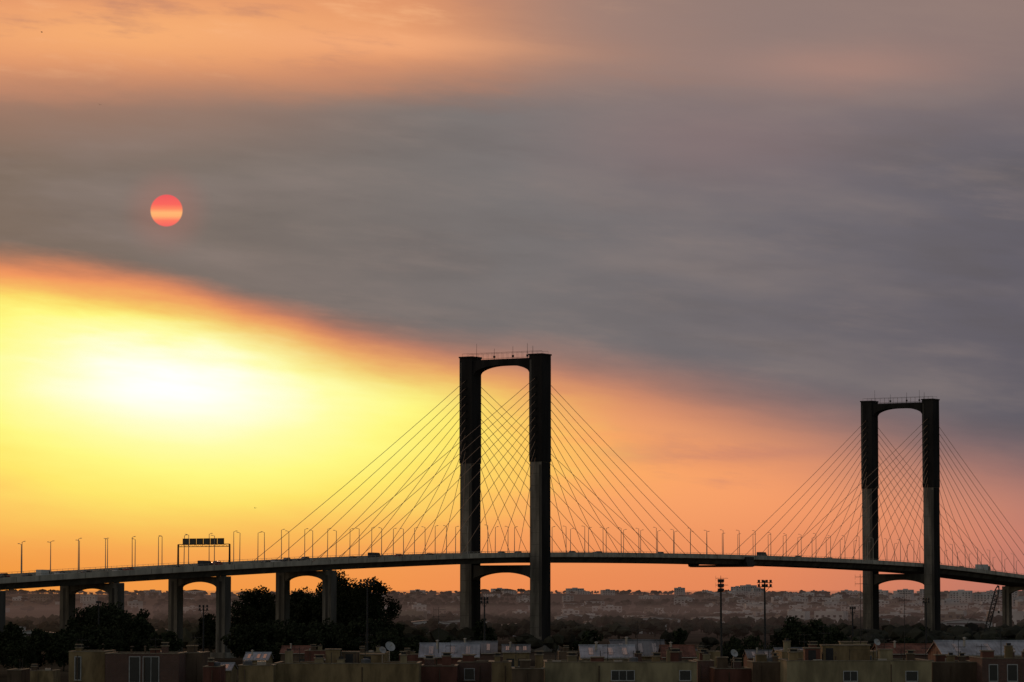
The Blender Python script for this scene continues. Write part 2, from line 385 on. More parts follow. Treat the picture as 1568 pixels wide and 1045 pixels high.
def pier(s):
    mb=MB(); ax=(PER,DIR,UP); o=C0+DIR*s; zt=deckz(s)-3.55
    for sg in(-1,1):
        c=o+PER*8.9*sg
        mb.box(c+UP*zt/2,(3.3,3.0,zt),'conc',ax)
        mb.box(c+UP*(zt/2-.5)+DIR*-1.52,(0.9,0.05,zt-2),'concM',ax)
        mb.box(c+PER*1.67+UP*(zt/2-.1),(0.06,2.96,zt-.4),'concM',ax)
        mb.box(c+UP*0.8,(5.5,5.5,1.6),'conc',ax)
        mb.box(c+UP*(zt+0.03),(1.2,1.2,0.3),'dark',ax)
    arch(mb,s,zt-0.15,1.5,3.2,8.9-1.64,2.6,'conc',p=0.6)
    mb.out('pier',bridge)
for s in(-379,-327,-275,-223,-172,-117,437,490,545): pier(s)
mb=MB(); s=SPAN/2-1; ax=(PER,DIR,UP)
zb=deckz(s)
for q in(-2.0,2.0):
    mb.box(C0+DIR*(s+q)+UP*(zb-4.0),(25,0.5,0.6),'dark',ax)
for sg in(-1,1):
    mb.box(C0+DIR*s+PER*sg*12.0+UP*(zb-2.0),(0.7,6.0,2.6),'dark',ax)
    mb.prism([(-2.6,0),(2.6,0),(3.6,1.7),(-3.6,1.7)],C0+DIR*s+PER*sg*12.0+UP*(zb-4.3),DIR,UP,PER*1.4,'dark')
mb.box(C0+DIR*s+UP*(zb-4.4),(25,4,0.15),'dark',ax)
mb.out('inspection_gantry',bridge)

def lamp_mesh():
    mb=MB()
    mb.cyl((0,0,0),(0,0,0.5),0.2,0.17,'steel',8)
    mb.cyl((0,0,0.5),(0,0,9.9),0.14,0.085,'steel',8)
    mb.cyl((0,0,9.85),(0.8,0,10.1),0.06,0.05,'steel',6)
    mb.prism([(0,0),(0.6,0.05),(0.62,0.15),(0.35,0.2),(0,0.13)],(0.65,0,10.0),Vector((1,0,0)),UP,Vector((0,0.32,0)),'steel')
    return mb.out('street_lamp')
L0=lamp_mesh(); first=True
rz=math.atan2(PER.y,PER.x)
s=-405.0
while s<560:
    for sg in(-1,1):
        ss_=s+(0 if sg<0 else -0.9)
        if abs(ss_)<4 or abs(ss_-SPAN)<4: continue
        if first: ob=L0; first=False
        else:
            ob=bpy.data.objects.new('street_lamp',L0.data); scene.collection.objects.link(ob)
        ob.location=BP(ss_,sg*(HW-0.6),-1.0); ob.rotation_euler=(R.uniform(-.009,.009),R.uniform(-.009,.009),rz+(math.pi if sg>0 else 0)+R.uniform(-.1,.1)); ob.scale=(1,1,R.uniform(0.96,1.03))
    s+=12.6
mb=MB(); s=-170; ax=(PER,DIR,UP); o=C0+DIR*s; zr=deckz(s)-1.0
for sg in(-1,1):
    c=o+PER*9.6*sg
    mb.cyl(c+UP*zr,c+UP*(zr+7.0),0.32,0.25,'dark',8)
    mb.box(c+UP*(zr+0.2),(1.0,1.0,0.4),'dark',ax)
for zz in(6.3,7.0):
    mb.box(o+UP*(zr+zz),(19.2,0.25,0.2),'dark',ax)
for i in range(24):
    p=o+PER*(-9.5+19*i/24)
    q=o+PER*(-9.5+19*(i+1)/24)
    mb.cyl(p+UP*(zr+(6.3 if i%2 else 7.0)),q+UP*(zr+(7.0 if i%2 else 6.3)),0.06,0.06,'dark',4)
for i in range(6):
    c=o+PER*(-6.4+2.6*i)-DIR*0.4+UP*(zr+7.8)
    mb.box(c,(2.3,0.25,1.9),'dark',ax); mb.box(c-DIR*0.16,(1.9,0.06,1.4),'glass',ax)
    mb.cyl(c+PER*0.9-UP*1.2,c+PER*0.9-UP*0.3,0.08,0.08,'dark',4)
mb.out('overhead_sign_gantry')

# ---------------------------------------------------------------- vehicles
M['carW']=mat('car_paint_white',(0.6,0.6,0.58),0.3,0.03,1)
M['carD']=mat('car_paint_dark',(0.04,0.045,0.06),0.3,0.05,1)
M['carR']=mat('car_paint_red',(0.3,0.03,0.03),0.3,0.05,1)
def vehicle(kind,paint,s,uu,flip):
    mb=MB(); X=Vector((1,0,0)); W=Vector((0,1,0))
    if kind=='car':
        body=[(-2.15,0.35),(2.15,0.35),(2.2,0.75),(1.9,0.92),(0.95,1.0),(-1.7,1.02),(-2.15,0.95)]
        cab=[(0.95,1.0),(0.25,1.44),(-1.1,1.47),(-1.75,1.02)]; wb=(-1.3,1.35); wd=1.75; r=0.32
        mb.prism(body,(0,0,0),X,UP,W*wd,paint); mb.prism(cab,(0,0,0),X,UP,W*(wd-0.3),'glass')
        mb.prism([(0.2,1.44),(-1.1,1.47),(-1.1,1.53),(0.15,1.5)],(0,0,0),X,UP,W*(wd-0.35),paint)
    elif kind=='van':
        mb.prism([(-2.7,0.4),(2.6,0.4),(2.65,0.95),(2.0,1.2),(1.3,2.1),(0.9,2.3),(-2.6,2.35),(-2.7,2.2)],(0,0,0),X,UP,W*1.95,paint)
        mb.prism([(1.95,1.22),(1.32,2.0),(0.6,2.0),(0.6,1.25)],(0,0,0),X,UP,W*1.97,'glass'); wb=(-1.7,1.8); wd=1.95; r=0.36
    else:
        mb.prism([(3.0,0.6),(5.2,0.6),(5.25,1.6),(4.9,2.7),(3.0,2.75)],(0,0,0),X,UP,W*2.4,paint)
        mb.prism([(4.2,1.6),(5.0,1.62),(4.75,2.5),(4.2,2.5)],(0,0,0),X,UP,W*2.42,'glass')
        mb.box((-1.3,0,2.1),(8,2.5,2.6),'carW'); mb.box((-1.0,0,0.65),(8.4,1.2,0.25),'dark'); wb=(-4,-2.8,3.9); wd=2.4; r=0.5
    for a in wb:
        for b in(-1,1): 
            mb.cyl((a,b*(wd/2-0.24),r),(a,b*(wd/2+0.01),r),r,r,'rub',12)
            mb.cyl((a,b*(wd/2),r),(a,b*(wd/2+0.03),r),r*0.5,r*0.5,'steel',8)
    nm={'car':'car','van':'delivery_van','truck':'box_truck'}[kind]
    ob=mb.out(nm); ob.location=BP(s,uu,-0.97); ob.rotation_euler=(0,0,math.atan2(DIR.y,DIR.x)+(math.pi if flip else 0))
for k,p,s,uu in [('car','carD',-262,9),('car','carD',-268,5),('van','carW',-255,9),('car','carW',-243,5),('car','carD',-236,9),('car','carW',-222,9),('car','carR',-212,5),
    ('van','carD',-181,9),('car','carD',-150,9),('car','carW',-140,5),('car','carD',-104,9),('van','carD',-92,9),('car','carR',-72,5),('car','carD',-60,9),('car','carD',-36,9),
    ('car','carD',30,9),('car','carW',55,5),('car','carD',92,9),('van','carD',170,9),('car','carD',200,9),('car','carW',235,5),('car','carD',350,9),('truck','carD',372,9)]:
    vehicle(k,p,s,uu,False)
for i in range(14):
    vehicle('car',R.choice(['carW','carD','carR']),R.uniform(-330,480),R.choice([-5,-9]),True)

# ---------------------------------------------------------------- trees
def tree(px,ytop,wpx,D,seed,name='tree'):
    r=random.Random(seed); X=WX(px,D); H=WZ(ytop,D); Wd=wpx/F*D
    mb=MB()
    th=H*0.28
    lean=Vector((r.uniform(-.05,.05)*H,r.uniform(-.05,.05)*H,0))
    mb.cyl((0,0,-0.3),lean*0.5+Vector((0,0,th)),0.035*H*0.6,0.022*H*0.6,'bark',8)
    cl=[]
    nc=int(28+Wd*2.6)
    for i in range(nc):
        for _ in range(30):
            p=Vector((r.uniform(-1,1),r.uniform(-1,1),r.uniform(-1,1)))
            if p.length<1: break
        zz=p.z
        rad=1.0 if zz<0.2 else 1.0-0.25*(zz-0.2)
        q=Vector((p.x*Wd/2*0.88*rad,p.y*Wd/2*0.88*rad, H*0.555+zz*H*0.41))
        q+=Vector((noise.noise(q*0.2+Vector((seed,0,0)))*Wd*0.14,0,noise.noise(q*0.23+Vector((0,seed,0)))*H*0.10))
        cl.append((q,r.uniform(0.09,0.18)*min(Wd,H)))
    for k in range(7):
        q=cl[int(k*len(cl)/7)][0]; a=lean*0.5+Vector((0,0,th*r.uniform(0.75,1.0))); mid=a.lerp(q,0.5)+Vector((0,0,0.03*H))
        mb.cyl(a,mid,0.012*H*0.7,0.008*H*0.7,'bark',6,False); mb.cyl(mid,q,0.008*H*0.7,0.002*H,'bark',5,False)
    ls=0.36 if D>800 else 0.24
    for q,rr in cl:
        n=int(60*max(0.6,rr/1.2))
        for i in range(n):
            dv_=Vector((r.gauss(0,1),r.gauss(0,1),r.gauss(0,0.8))).normalized()*rr*(r.random()**0.4)
            p=q+dv_
            a=Vector((r.gauss(0,1),r.gauss(0,1),r.gauss(0,1))).normalized(); b=a.orthogonal().normalized()
            s1=ls*r.uniform(0.6,1.5); 
            mb.add([p-a*s1-b*s1*0.5,p+a*s1*0.2-b*s1*0.7,p+a*s1+b*s1*0.2,p-a*s1*0.1+b*s1*0.7],[(0,1,2,3)],'leafN')
    ob=mb.out(name); ob.location=(X,D,terrain(X,D))
T_=[(138,922,80,960),(210,933,72,930),(176,928,84,950),(395,900,74,1150),(372,916,48,1170),(420,907,60,1190),(456,902,84,1180),(490,902,72,1160),(524,882,98,1160),(568,887,78,1150),(545,900,98,1140),(505,894,72,1170),
 (608,954,42,1000),(742,948,36,1150),(905,964,38,820),(1041,956,28,860),(1120,970,50,800),(1152,974,60,780),(1212,952,72,900),(1246,948,78,890),(1274,958,56,880),(1410,960,48,1300),
 (322,934,40,1100),(62,966,60,850),(22,960,64,900),(100,968,60,840),(420,950,84,900),(455,955,78,880),(500,950,80,960),(560,948,92,930),(595,968,62,860),(885,980,30,830),(1010,984,36,780),(1300,976,44,820),(1385,976,48,860),(1550,978,44,900),(1480,984,48,800),(690,975,26,1050),(250,968,70,880),(30,980,66,800),(150,958,106,860),(380,958,74,900),(640,976,44,900)]
for i,(px,yt,wp,D) in enumerate(T_): tree(px,yt,wp,D,i*13+5)

import bmesh
bm=bmesh.new(); bmesh.ops.create_icosphere(bm,subdivisions=1,radius=1); ICV=[v.co.copy() for v in bm.verts]; ICF=[tuple(v.index for v in f.verts) for f in bm.faces]; bm.free()
def mass(name,items,k):
    V_=[];F_=[]
    for (X,Y,h,wd) in items:
        z0=terrain(X,Y)
        for b in range(4):
            c=Vector((X+R.uniform(-.35,.35)*wd,Y+R.uniform(-.35,.35)*wd,z0+h*R.uniform(0.3,0.72))); rw=wd*R.uniform(0.22,0.4); rh=h*R.uniform(0.2,0.33)
            o=len(V_)
            for v in ICV:
                j=R.uniform(0.65,1.35); V_.append((c.x+v.x*rw*j,c.y+v.y*rw*j,c.z+v.z*rh*j))
            F_+=[(a+o,b_+o,c_+o) for a,b_,c_ in ICF]
        o=len(V_); tw=wd*0.05
        V_+=[(X-tw,Y,z0-0.5),(X+tw,Y,z0-0.5),(X+tw*0.6,Y,z0+h*0.5),(X-tw*0.6,Y,z0+h*0.5)]; F_.append((o,o+1,o+2,o+3))
    me=bpy.data.meshes.new(name); me.from_pydata(V_,[],F_); me.materials.append(M[k]); ob=bpy.data.objects.new(name,me); scene.collection.objects.link(ob)
it=[]
for i in range(4200):
    Y=2100*(7100/2100)**(R.random()**0.8); X=R.uniform(-0.19,0.19)*Y
    if noise.noise(Vector((X*0.003,Y*0.0016,1.3)))<R.uniform(-0.4,0.35): continue
    h=R.uniform(5,10); it.append((X,Y,h,h*R.uniform(0.8,1.9)))
for i in range(420):
    Y=R.uniform(6700,7100); X=R.uniform(-0.2,0.2)*Y
    if noise.noise(Vector((X*0.004,0,5)))<-0.25: continue
    h=R.uniform(2,6); it.append((X,Y,h,h*R.uniform(1.0,3.6)))
for row in range(22):
    Y0=R.uniform(1900,5200); X0=R.uniform(-0.17,0.12)*Y0; n=R.randint(14,36)
    for i in range(n):
        h=R.uniform(6,10); it.append((X0+i*8,Y0+i*R.uniform(1,3),h,h*0.9))
mass('distant_trees',it,'leafF')
it=[]
for i in range(1500):
    Y=R.uniform(1150,2200); X=R.uniform(-0.19,0.19)*Y
    if noise.noise(Vector((X*0.006,Y*0.004,8.3)))<R.uniform(-0.5,0.2): continue
    h=R.uniform(4,9); it.append((X,Y,h,h*R.uniform(0.8,1.5)))
mass('scrub_and_trees',it,'leafF')

def town(name,items):
    mb=MB()
    for (X,Y,wd,dp,h,k) in items:
        z0=terrain(X,Y)-1; a=R.uniform(-0.5,0.5); ax=(Vector((math.cos(a),math.sin(a),0)),Vector((-math.sin(a),math.cos(a),0)),UP); c=Vector((X,Y,z0))
        mb.box(c+UP*(h+1)/2,(wd,dp,h+1),k,ax)
        if R.random()<0.5 and h<9:
            mb.prism([(-wd/2-.4,0),(wd/2+.4,0),(0,min(2.5,wd*0.2))],c+UP*(h+1),ax[0],UP,ax[1]*(dp+.6),'roofF')
        else:
            mb.box(c+UP*(h+1.3),(wd*0.3,dp*0.3,2.2),k,ax)
        nf=max(1,int(h/3)); nw=max(2,int(wd/4))
        for f in range(nf):
            for q in range(nw):
                if R.random()<0.15: continue
                mb.box(c+ax[0]*(-wd/2+wd*(q+0.5)/nw)-ax[1]*(dp/2+0.02)+UP*(2.4+f*3),(wd/nw*0.45,0.1,1.5),'winF',ax)
    mb.out(name)
it=[]
for i in range(460):
    Y=R.uniform(2400,6400); t=R.random()
    px=R.uniform(1080,1640) if t<0.70 else R.uniform(560,1600) if t<0.95 else R.uniform(-60,560)
    X=(px-784)/F*Y; h=R.choice([4,5,6,6,7,9,11]); it.append((X,Y,R.uniform(9,26),R.uniform(8,14),h,R.choice(['wallF','wallF','wallF2'])))
for (px,Y,wd,h) in [(1128,6000,22,18),(1145,6100,26,20),(1160,6050,20,15),(1040,6200,16,14),(1420,5200,24,18),(1470,5000,30,17),(1505,4600,26,16),(1345,5600,26,14),(1385,5400,22,16),(880,6300,30,10),(1540,5200,30,18),
                    (235,6500,30,9),(300,6700,40,8),(640,6600,26,8),(765,6500,30,9),(1560,4300,26,14),(1450,4100,22,13)]:
    it.append(((px-784)/F*Y,Y,wd,14,h,'wallF'))
town('distant_town',it)
def shed(px,D,wd,dp,h,a=0.0,k='shed'):
    X=WX(px,D); mb=MB(); ax=(Vector((math.cos(a),math.sin(a),0)),Vector((-math.sin(a),math.cos(a),0)),UP); c=Vector((0,0,0))
    mb.prism([(-wd/2,0),(wd/2,0),(wd/2,h*0.78),(0,h),(-wd/2,h*0.78)],c,ax[0],UP,ax[1]*dp,k)
    mb.prism([(-wd/2-.4,h*0.78),(0,h+.05),(wd/2+.4,h*0.78),(wd/2+.4,h*0.78+.25),(0,h+.35),(-wd/2-.4,h*0.78+.25)],c,ax[0],UP,ax[1]*(dp+.6),'shedR')
    for q in(-0.28,0.05,0.32):
        mb.box(c+ax[0]*wd*q-ax[1]*(dp/2+.03)+UP*2.0,(wd*0.14,0.12,4.0),'winF',ax)
    mb.box(c-ax[1]*(dp/2+.03)+UP*(h*0.68),(wd*0.7,0.1,0.8),'winF',ax)
    ob=mb.out('warehouse'); ob.location=(X,D,terrain(X,D))
for (px,D,wd,h,a) in [(655,1900,30,7,.2),(715,2100,26,7,-.1),(790,1750,26,6,.1),(830,2000,22,6,.3),(985,1900,24,6,0),(1000,2400,34,7,.2),(600,1650,18,6,.1),(52,1450,18,5,.1),(15,1700,16,6,.2),(255,1500,20,5,.1),(360,1400,14,6,.2),
    (880,2700,30,8,.1),(930,2200,28,6,.2),(1340,2200,30,7,.1),(1470,2000,32,7,.2),(1530,2500,36,8,.1),(1290,2700,36,8,.3),(1090,2600,30,7,.1),(1200,2300,26,7,.1)]:
    shed(px,D,wd,14,h,a)

# ---------------------------------------------------------------- foreground roofscape
def antenna(px,ybot,ytop,D,yagi=True,w_=1.0,name='tv_antenna',seed=0):
    r=random.Random(seed+int(px)); X=WX(px,D); zb=WZ(ybot,D); zt=WZ(ytop,D); mb=MB()
    mb.cyl((0,0,0),(0,0,zt-zb),0.035,0.022,'dark',6)
    if yagi:
        a=r.uniform(-0.6,0.6); d1=Vector((math.cos(a),math.sin(a),0)); d2=Vector((-math.sin(a),math.cos(a),0))
        for lv in(0.25,0.9):
            o=Vector((0,0,zt-zb-lv)); 
            mb.cyl(o-d1*0.5*w_,o+d1*0.7*w_,0.015,0.015,'dark',4)
            for i in range(8):
                p=o+d1*(-0.45+1.1*i/7)*w_; mb.cyl(p-d2*0.25-UP*0.05,p+d2*0.25+UP*0.05,0.01,0.01,'dark',4)
            mb.cyl(o-d1*0.5*w_-UP*0.25,o-d1*0.5*w_+UP*0.25,0.012,0.012,'dark',4)
    ob=mb.out(name); ob.location=(X,D,zb)
def house(name,x0,x1,yt,D,dp,wall,wins=(),huts=(),par=0.9,coping='cop',seed=0):
    r=random.Random(seed+int(x0)); X0=WX(x0,D); X1=WX(x1,D); zt=WZ(yt,D); mb=MB(); zr=zt-par; t=0.22
    mb.b2(X0,X1,D,D+dp,0,zr,wall)
    mb.b2(X0+t,X1-t,D+t,D+dp-t,zr,zr+0.04,'tile')
    mb.b2(X0,X1,D,D+t,zr,zt,wall); mb.b2(X0,X1,D+dp-t,D+dp,zr,zt,wall)
    mb.b2(X0,X0+t,D+t,D+dp-t,zr,zt,wall); mb.b2(X1-t,X1,D+t,D+dp-t,zr,zt,wall)
    o=0.04
    mb.b2(X0-o,X1+o,D-o,D+t+o,zt,zt+0.07,coping); mb.b2(X0-o,X1+o,D+dp-t-o,D+dp+o,zt,zt+0.07,coping)
    mb.b2(X0-o,X0+t+o,D+t+o,D+dp-t-o,zt,zt+0.07,coping); mb.b2(X1-t-o,X1+o,D+t+o,D+dp-t-o,zt,zt+0.07,coping)
    for (a,b,ya,yb) in wins:
        xa,xb=WX(a,D),WX(b,D); za,zb=WZ(yb,D),WZ(ya,D); 
        mb.b2(xa,xb,D-0.02,D+0.05,za,zb,'glass')
        f=0.07
        mb.b2(xa-f,xa,D-0.07,D+0.05,za-f,zb+f,'frame'); mb.b2(xb,xb+f,D-0.07,D+0.05,za-f,zb+f,'frame')
        mb.b2(xa,xb,D-0.07,D+0.05,zb,zb+f,'frame'); mb.b2(xa,xb,D-0.07,D+0.05,za-f,za,'frame')
        n=max(1,int(round((xb-xa)/0.7)))
        for i in range(1,n):
            xm=xa+(xb-xa)*i/n; mb.b2(xm-.025,xm+.025,D-0.06,D-0.02,za,zb,'frame')
        mb.b2(xa-.15,xb+.15,D-0.14,D,za-f-.08,za-f,coping)
    nw=max(1,int((X1-X0)/3.2))
    for fl in (1.2,4.2):
        for i in range(nw):
            xm=X0+(X1-X0)*(i+0.5)/nw
            if fl+1.3<zr-1.5:
                mb.b2(xm-.6,xm+.6,D-0.02,D+0.05,fl,fl+1.3,'glass'); mb.b2(xm-.7,xm+.7,D-.1,D,fl-.1,fl,'frame')
    xp=X0+(X1-X0)*r.uniform(.15,.85); mb.cyl((xp,D-.08,0),(xp,D-.08,zt-.3),.05,.05,'brown',6)
    for (a,b,ya,off,hd,k) in huts:
        xa,xb=WX(a,D),WX(b,D); z1=WZ(ya,D); 
        mb.b2(xa,xb,D+off,D+off+hd,zr+0.02,z1,k)
        mb.b2(xa-.08,xb+.08,D+off-.08,D+off+hd+.08,z1,z1+.1,coping)
        if xb-xa>1.4:
            mb.b2(xa+.3,xa+1.0,D+off-.02,D+off+.04,zr+.05,min(z1-.15,zr+2.0),'dark')
        elif xb-xa<0.9:
            mb.b2(xa+.1,xb-.1,D+off+.1,D+off+hd-.1,z1+.1,z1+.3,'dark'); mb.b2(xa-.05,xb+.05,D+off-.05,D+off+hd+.05,z1+.3,z1+.38,coping)
    for i in range(int((X1-X0)/1.2)):
        xx=r.uniform(X0+.6,X1-.6); yy_=D+r.uniform(1,dp-1); q=r.random()
        if q<0.3:
            mb.b2(xx-.4,xx+.4,yy_-.18,yy_+.18,zr+.1,zr+.1+.65+par*r.uniform(0,.6),'frame' if r.random()<.3 else 'steel')
        elif q<0.55:
            mb.cyl((xx,yy_,zr),(xx,yy_,zt+r.uniform(.1,.6)),.08,.08,'brown',8); mb.cyl((xx,yy_,zt+.6),(xx,yy_,zt+.7),.16,.03,'brown',8)
        elif q<0.8:
            hh=r.uniform(.3,1.2); mb.b2(xx-.35,xx+.35,yy_-.3,yy_+.3,zr+.03,zt+hh,r.choice(['brick','brown','ochre','cream'])); mb.b2(xx-.42,xx+.42,yy_-.37,yy_+.37,zt+hh,zt+hh+.08,coping)
            mb.b2(xx-.2,xx+.2,yy_-.2,yy_+.2,zt+hh+.08,zt+hh+.3,'dark')
        elif q<0.88:
            mb.cyl((xx,yy_,zr+.05),(xx,yy_,zt+.35),.45,.45,'metalD',14); mb.cyl((xx,yy_,zt+.35),(xx,yy_,zt+.45),.45,.15,'metalD',14)
        else:
            x2=min(X1-.4,xx+2.2)
            for p_ in(xx,x2): mb.cyl((p_,yy_,zr),(p_,yy_,zt+1.0),.03,.03,'dark',5)
            if x2>xx+.1: mb.cyl((xx,yy_,zt+.95),(x2,yy_,zt+.95),.012,.012,'dark',4)
    mb.out(name)
def gable(name,x0,x1,yeave,yridge,D,dp,wall,roof='metal'):
    X0=WX(x0,D); X1=WX(x1,D); ze=WZ(yeave,D); zr=WZ(yridge,D+dp/2); mb=MB()
    mb.prism([(0,0),(dp,0),(dp,ze),(dp/2,zr),(0,ze)],((X0+X1)/2,D,0),Vector((0,1,0)),UP,Vector((X1-X0-.4,0,0)),wall)
    sl=Vector((0,dp/2,zr-ze)); ln=sl.length; sl.normalize(); nr=Vector((0,-sl.z,sl.y))
    c=Vector(((X0+X1)/2,D,ze))+sl*(ln/2-.15)+nr*.06
    mb.box(c,(X1-X0,ln+.3,.08),roof,(Vector((1,0,0)),sl,nr))
    n=int((X1-X0)/0.45)
    for i in range(n+1):
        mb.box(c+nr*.06+Vector(((i/n-.5)*(X1-X0-.1),0,0)),(.06,ln+.3,.05),roof,(Vector((1,0,0)),sl,nr))
    for f_ in (.2,.55,.8):
        if roof!='tileR': mb.box(c+nr*.05+Vector(((f_-.5)*(X1-X0),0,0)),(.5,ln*.6,.06),'glass',(Vector((1,0,0)),sl,nr))
    sl2=Vector((0,-sl.y,sl.z)); nr2=Vector((0,nr.y*-1,nr.z))
    c2=Vector(((X0+X1)/2,D+dp,ze))+sl2*(ln/2-.15)+nr2*.06
    mb.box(c2,(X1-X0,ln+.3,.08),roof,(Vector((1,0,0)),sl2,nr2))
    mb.cyl((X0-.05,D+dp/2,zr+.12),(X1+.05,D+dp/2,zr+.12),.12,.12,roof,8)
    mb.cyl((X0,D-.25,ze-.05),(X1,D-.25,ze-.05),.08,.08,'steel',8)
    xv=X0+(X1-X0)*.3; mb.cyl((xv,D+dp*.3,ze),(xv,D+dp*.3,zr+.5),.14,.14,'steel',8); mb.cyl((xv,D+dp*.3,zr+.5),(xv,D+dp*.3,zr+.62),.26,.05,'steel',8)
    for i in range(2):
        xm=X0+(X1-X0)*(.3+.4*i); mb.b2(xm-.6,xm+.6,D-.05,D+.02,ze-2.2,ze-1.0,'glass'); mb.b2(xm-.7,xm+.7,D-.1,D,ze-2.3,ze-2.2,'frame')
    mb.out(name)
house('rendered_house',14,36,1026,330,6,'brown')
house('rendered_house',108,163,998,330,9,'ochre',wins=[(118,126,1006,1040)],huts=[(112,122,993,3,.8,'ochre')])
house('brick_house',163.5,276,1001,328,9,'brick',wins=[(201,216,1006,1044),(222,245,1006,1044)],huts=[(246,256,990,2,.7,'brick'),(225,240,996,4,.8,'redr')])
house('rendered_house',277,312,1000,335,8,'brown',huts=[(285,300,990,2,1.2,'brown')])
house('rendered_house',313,338,1021,325,7,'redr',huts=[(318,326,1014,2,.7,'redr')])
house('rendered_house',367,420,1019,318,8,'ochre')
house('rendered_house',421,642,1016,322,10,'ochre',huts=[(480,494,1009,3,.8,'cream'),(496,518,996,4,2,'ochre'),(521,546,1000,5,2,'brown'),(548,584,1004,6,2.4,'ochre'),(612,622,1004,3,.7,'cream')])
gable('metal_roofed_house',641,735,1006,987,420,14,'redr')
gable('metal_roofed_house',690,762,1000,984,452,14,'brick','metalD')
house('brick_house',643,700,1020,330,8,'redr',huts=[(650,664,1010,2,1,'brick'),(676,690,1006,4,1,'redr')])
house('brick_house',701,752,1014,338,9,'brick',wins=[(712,726,1024,1040)],huts=[(708,726,1004,3,1.5,'redr')])
house('rendered_house',753,783,1014,330,8,'ochre',huts=[(757,766,1006,3,.7,'ochre')])
house('rendered_house',784,833,1024,322,8,'brown',huts=[(796,812,1012,2,1,'brown'),(820,832,1004,4,1,'ochre')])
gable('metal_roofed_house',888,975,1007,990,400,16,'cream','metal')
gable('metal_roofed_house',935,1020,1004,982,440,15,'ochre','metalD')
gable('tile_roofed_house',1012,1066,1006,990,430,12,'redr','tileR')
house('apartment_building',834,1066,1014,326,11,'cream',wins=[(936,970,1027,1041),(1040,1056,1027,1041)],huts=[(870,884,1006,5,.8,'cream'),(906,926,1008,4,1.2,'redr'),(1000,1012,1006,3,.8,'ochre'),(1030,1042,1000,5,.8,'redr')])
house('brick_house',1067,1092,1012,340,8,'brick',huts=[(1072,1084,1000,2,1,'redr')])
house('brick_house',1093,1150,1024,332,8,'redr',huts=[(1100,1116,1008,3,1.4,'brown'),(1124,1136,1014,2,.8,'brick')])
house('rendered_house',1151,1202,1014,330,8,'brown',huts=[(1160,1176,1004,3,1.2,'ochre'),(1184,1192,1006,2,.6,'brown')])
house('apartment_building',1203,1424,1012,322,12,'cream',wins=[(1290,1310,1028,1042),(1385,1402,1028,1042)],huts=[(1212,1226,1000,4,1,'ochre'),(1238,1262,994,5,2,'redr'),(1268,1342,990,7,2.4,'ochre'),(1352,1372,996,4,1.6,'cream'),(1392,1404,1002,3,.8,'brown')])
house('rendered_house',1196,1345,998,356,9,'ochre',huts=[(1240,1252,988,2,.8,'redr'),(1290,1330,984,3,2,'cream')])
gable('metal_roofed_house',1440,1580,1003,983,420,16,'redr')
gable('tile_roofed_house',1345,1438,1001,988,446,13,'brick','tileR')
house('brick_house',1425,1500,1014,330,9,'brown',huts=[(1436,1456,1004,3,1.4,'redr'),(1470,1480,1006,2,.7,'brown')])
house('brick_house',1501,1600,1008,326,9,'brick',wins=[(1512,1524,1018,1042),(1540,1554,1018,1042)],huts=[(1508,1526,998,3,1.4,'redr'),(1546,1560,1000,4,.8,'brick')])
hr=random.Random(31)
for i in range(26):
    px=60+i*60+hr.uniform(-20,20); D=hr.uniform(500,640); wpx=hr.uniform(34,60); yt=hr.uniform(996,1006)+ (4 if px<400 else 0)
    if px<345: yt+=20
    if hr.random()<0.6: house('rendered_house',px,px+wpx,yt,D,8,hr.choice(['ochre','brown','redr','cream']),huts=[(px+8,px+16,yt-6,2,1,'brown')],seed=i)
    else:
        k=hr.choice(['metal','metalD','tileR']); gable('tile_roofed_house' if k=='tileR' else 'metal_roofed_house',px,px+wpx,yt+2,yt-8,D,12,hr.choice(['ochre','brown','redr']),k)
for i,(px,yb,yt,D) in enumerate([(1316,1000,880,335),(1303,1000,925,338),(1383,1004,905,330),(1327,995,960,340),(1103,1012,882,336),(672,1000,930,345),(975,1010,950,335),(1010,1010,975,335),(240,1000,975,332),(560,1010,968,325),
    (690,1010,985,335),(790,1012,985,325),(850,1014,990,330),(1230,1005,968,330),(1260,1000,955,330),(1415,1010,978,328),(1465,1010,976,332),(1530,1005,962,330),(1175,1008,985,333),(300,998,972,336),(128,998,976,333),(460,1014,990,325),(930,1012,985,330),(1075,1008,985,342),(1352,1000,975,330),(1500,1010,986,330)]):
    antenna(px,yb,yt,D,seed=i)
def dish(px,py,D,r_):
    X=WX(px,D); Z=WZ(py,D); mb=MB(); vs=[];fs=[]; n=18; rg=5
    ax=Vector((0.45,-0.75,0.5)).normalized(); a=ax.orthogonal().normalized(); b=ax.cross(a)
    vs.append(Vector((0,0,0)))
    for j in range(1,rg+1):
        rr=r_*j/rg
        for i in range(n):
            t=2*math.pi*i/n; vs.append((a*math.cos(t)+b*math.sin(t))*rr+ax*(rr*rr/(r_*2.6)))
    fs=[(0,1+i,1+(i+1)%n) for i in range(n)]
    for j in range(rg-1):
        for i in range(n): fs.append((1+j*n+i,1+(j+1)*n+i,1+(j+1)*n+(i+1)%n,1+j*n+(i+1)%n))
    mb.add(vs,fs,'frame'); mb.cyl((0,0,0),ax*r_*0.9,.02,.02,'steel',5); mb.cyl(ax*r_*.85,ax*r_,.06,.05,'steel',8)
    mb.cyl((0,0.05,-1.3),(0,0.05,0),.04,.04,'steel',6)
    ob=mb.out('satellite_dish'); ob.location=(X,D,Z)
dish(597,991,326,0.5); dish(586,996,327,0.35); dish(1122,1001,334,0.4); dish(1340,984,330,0.35)

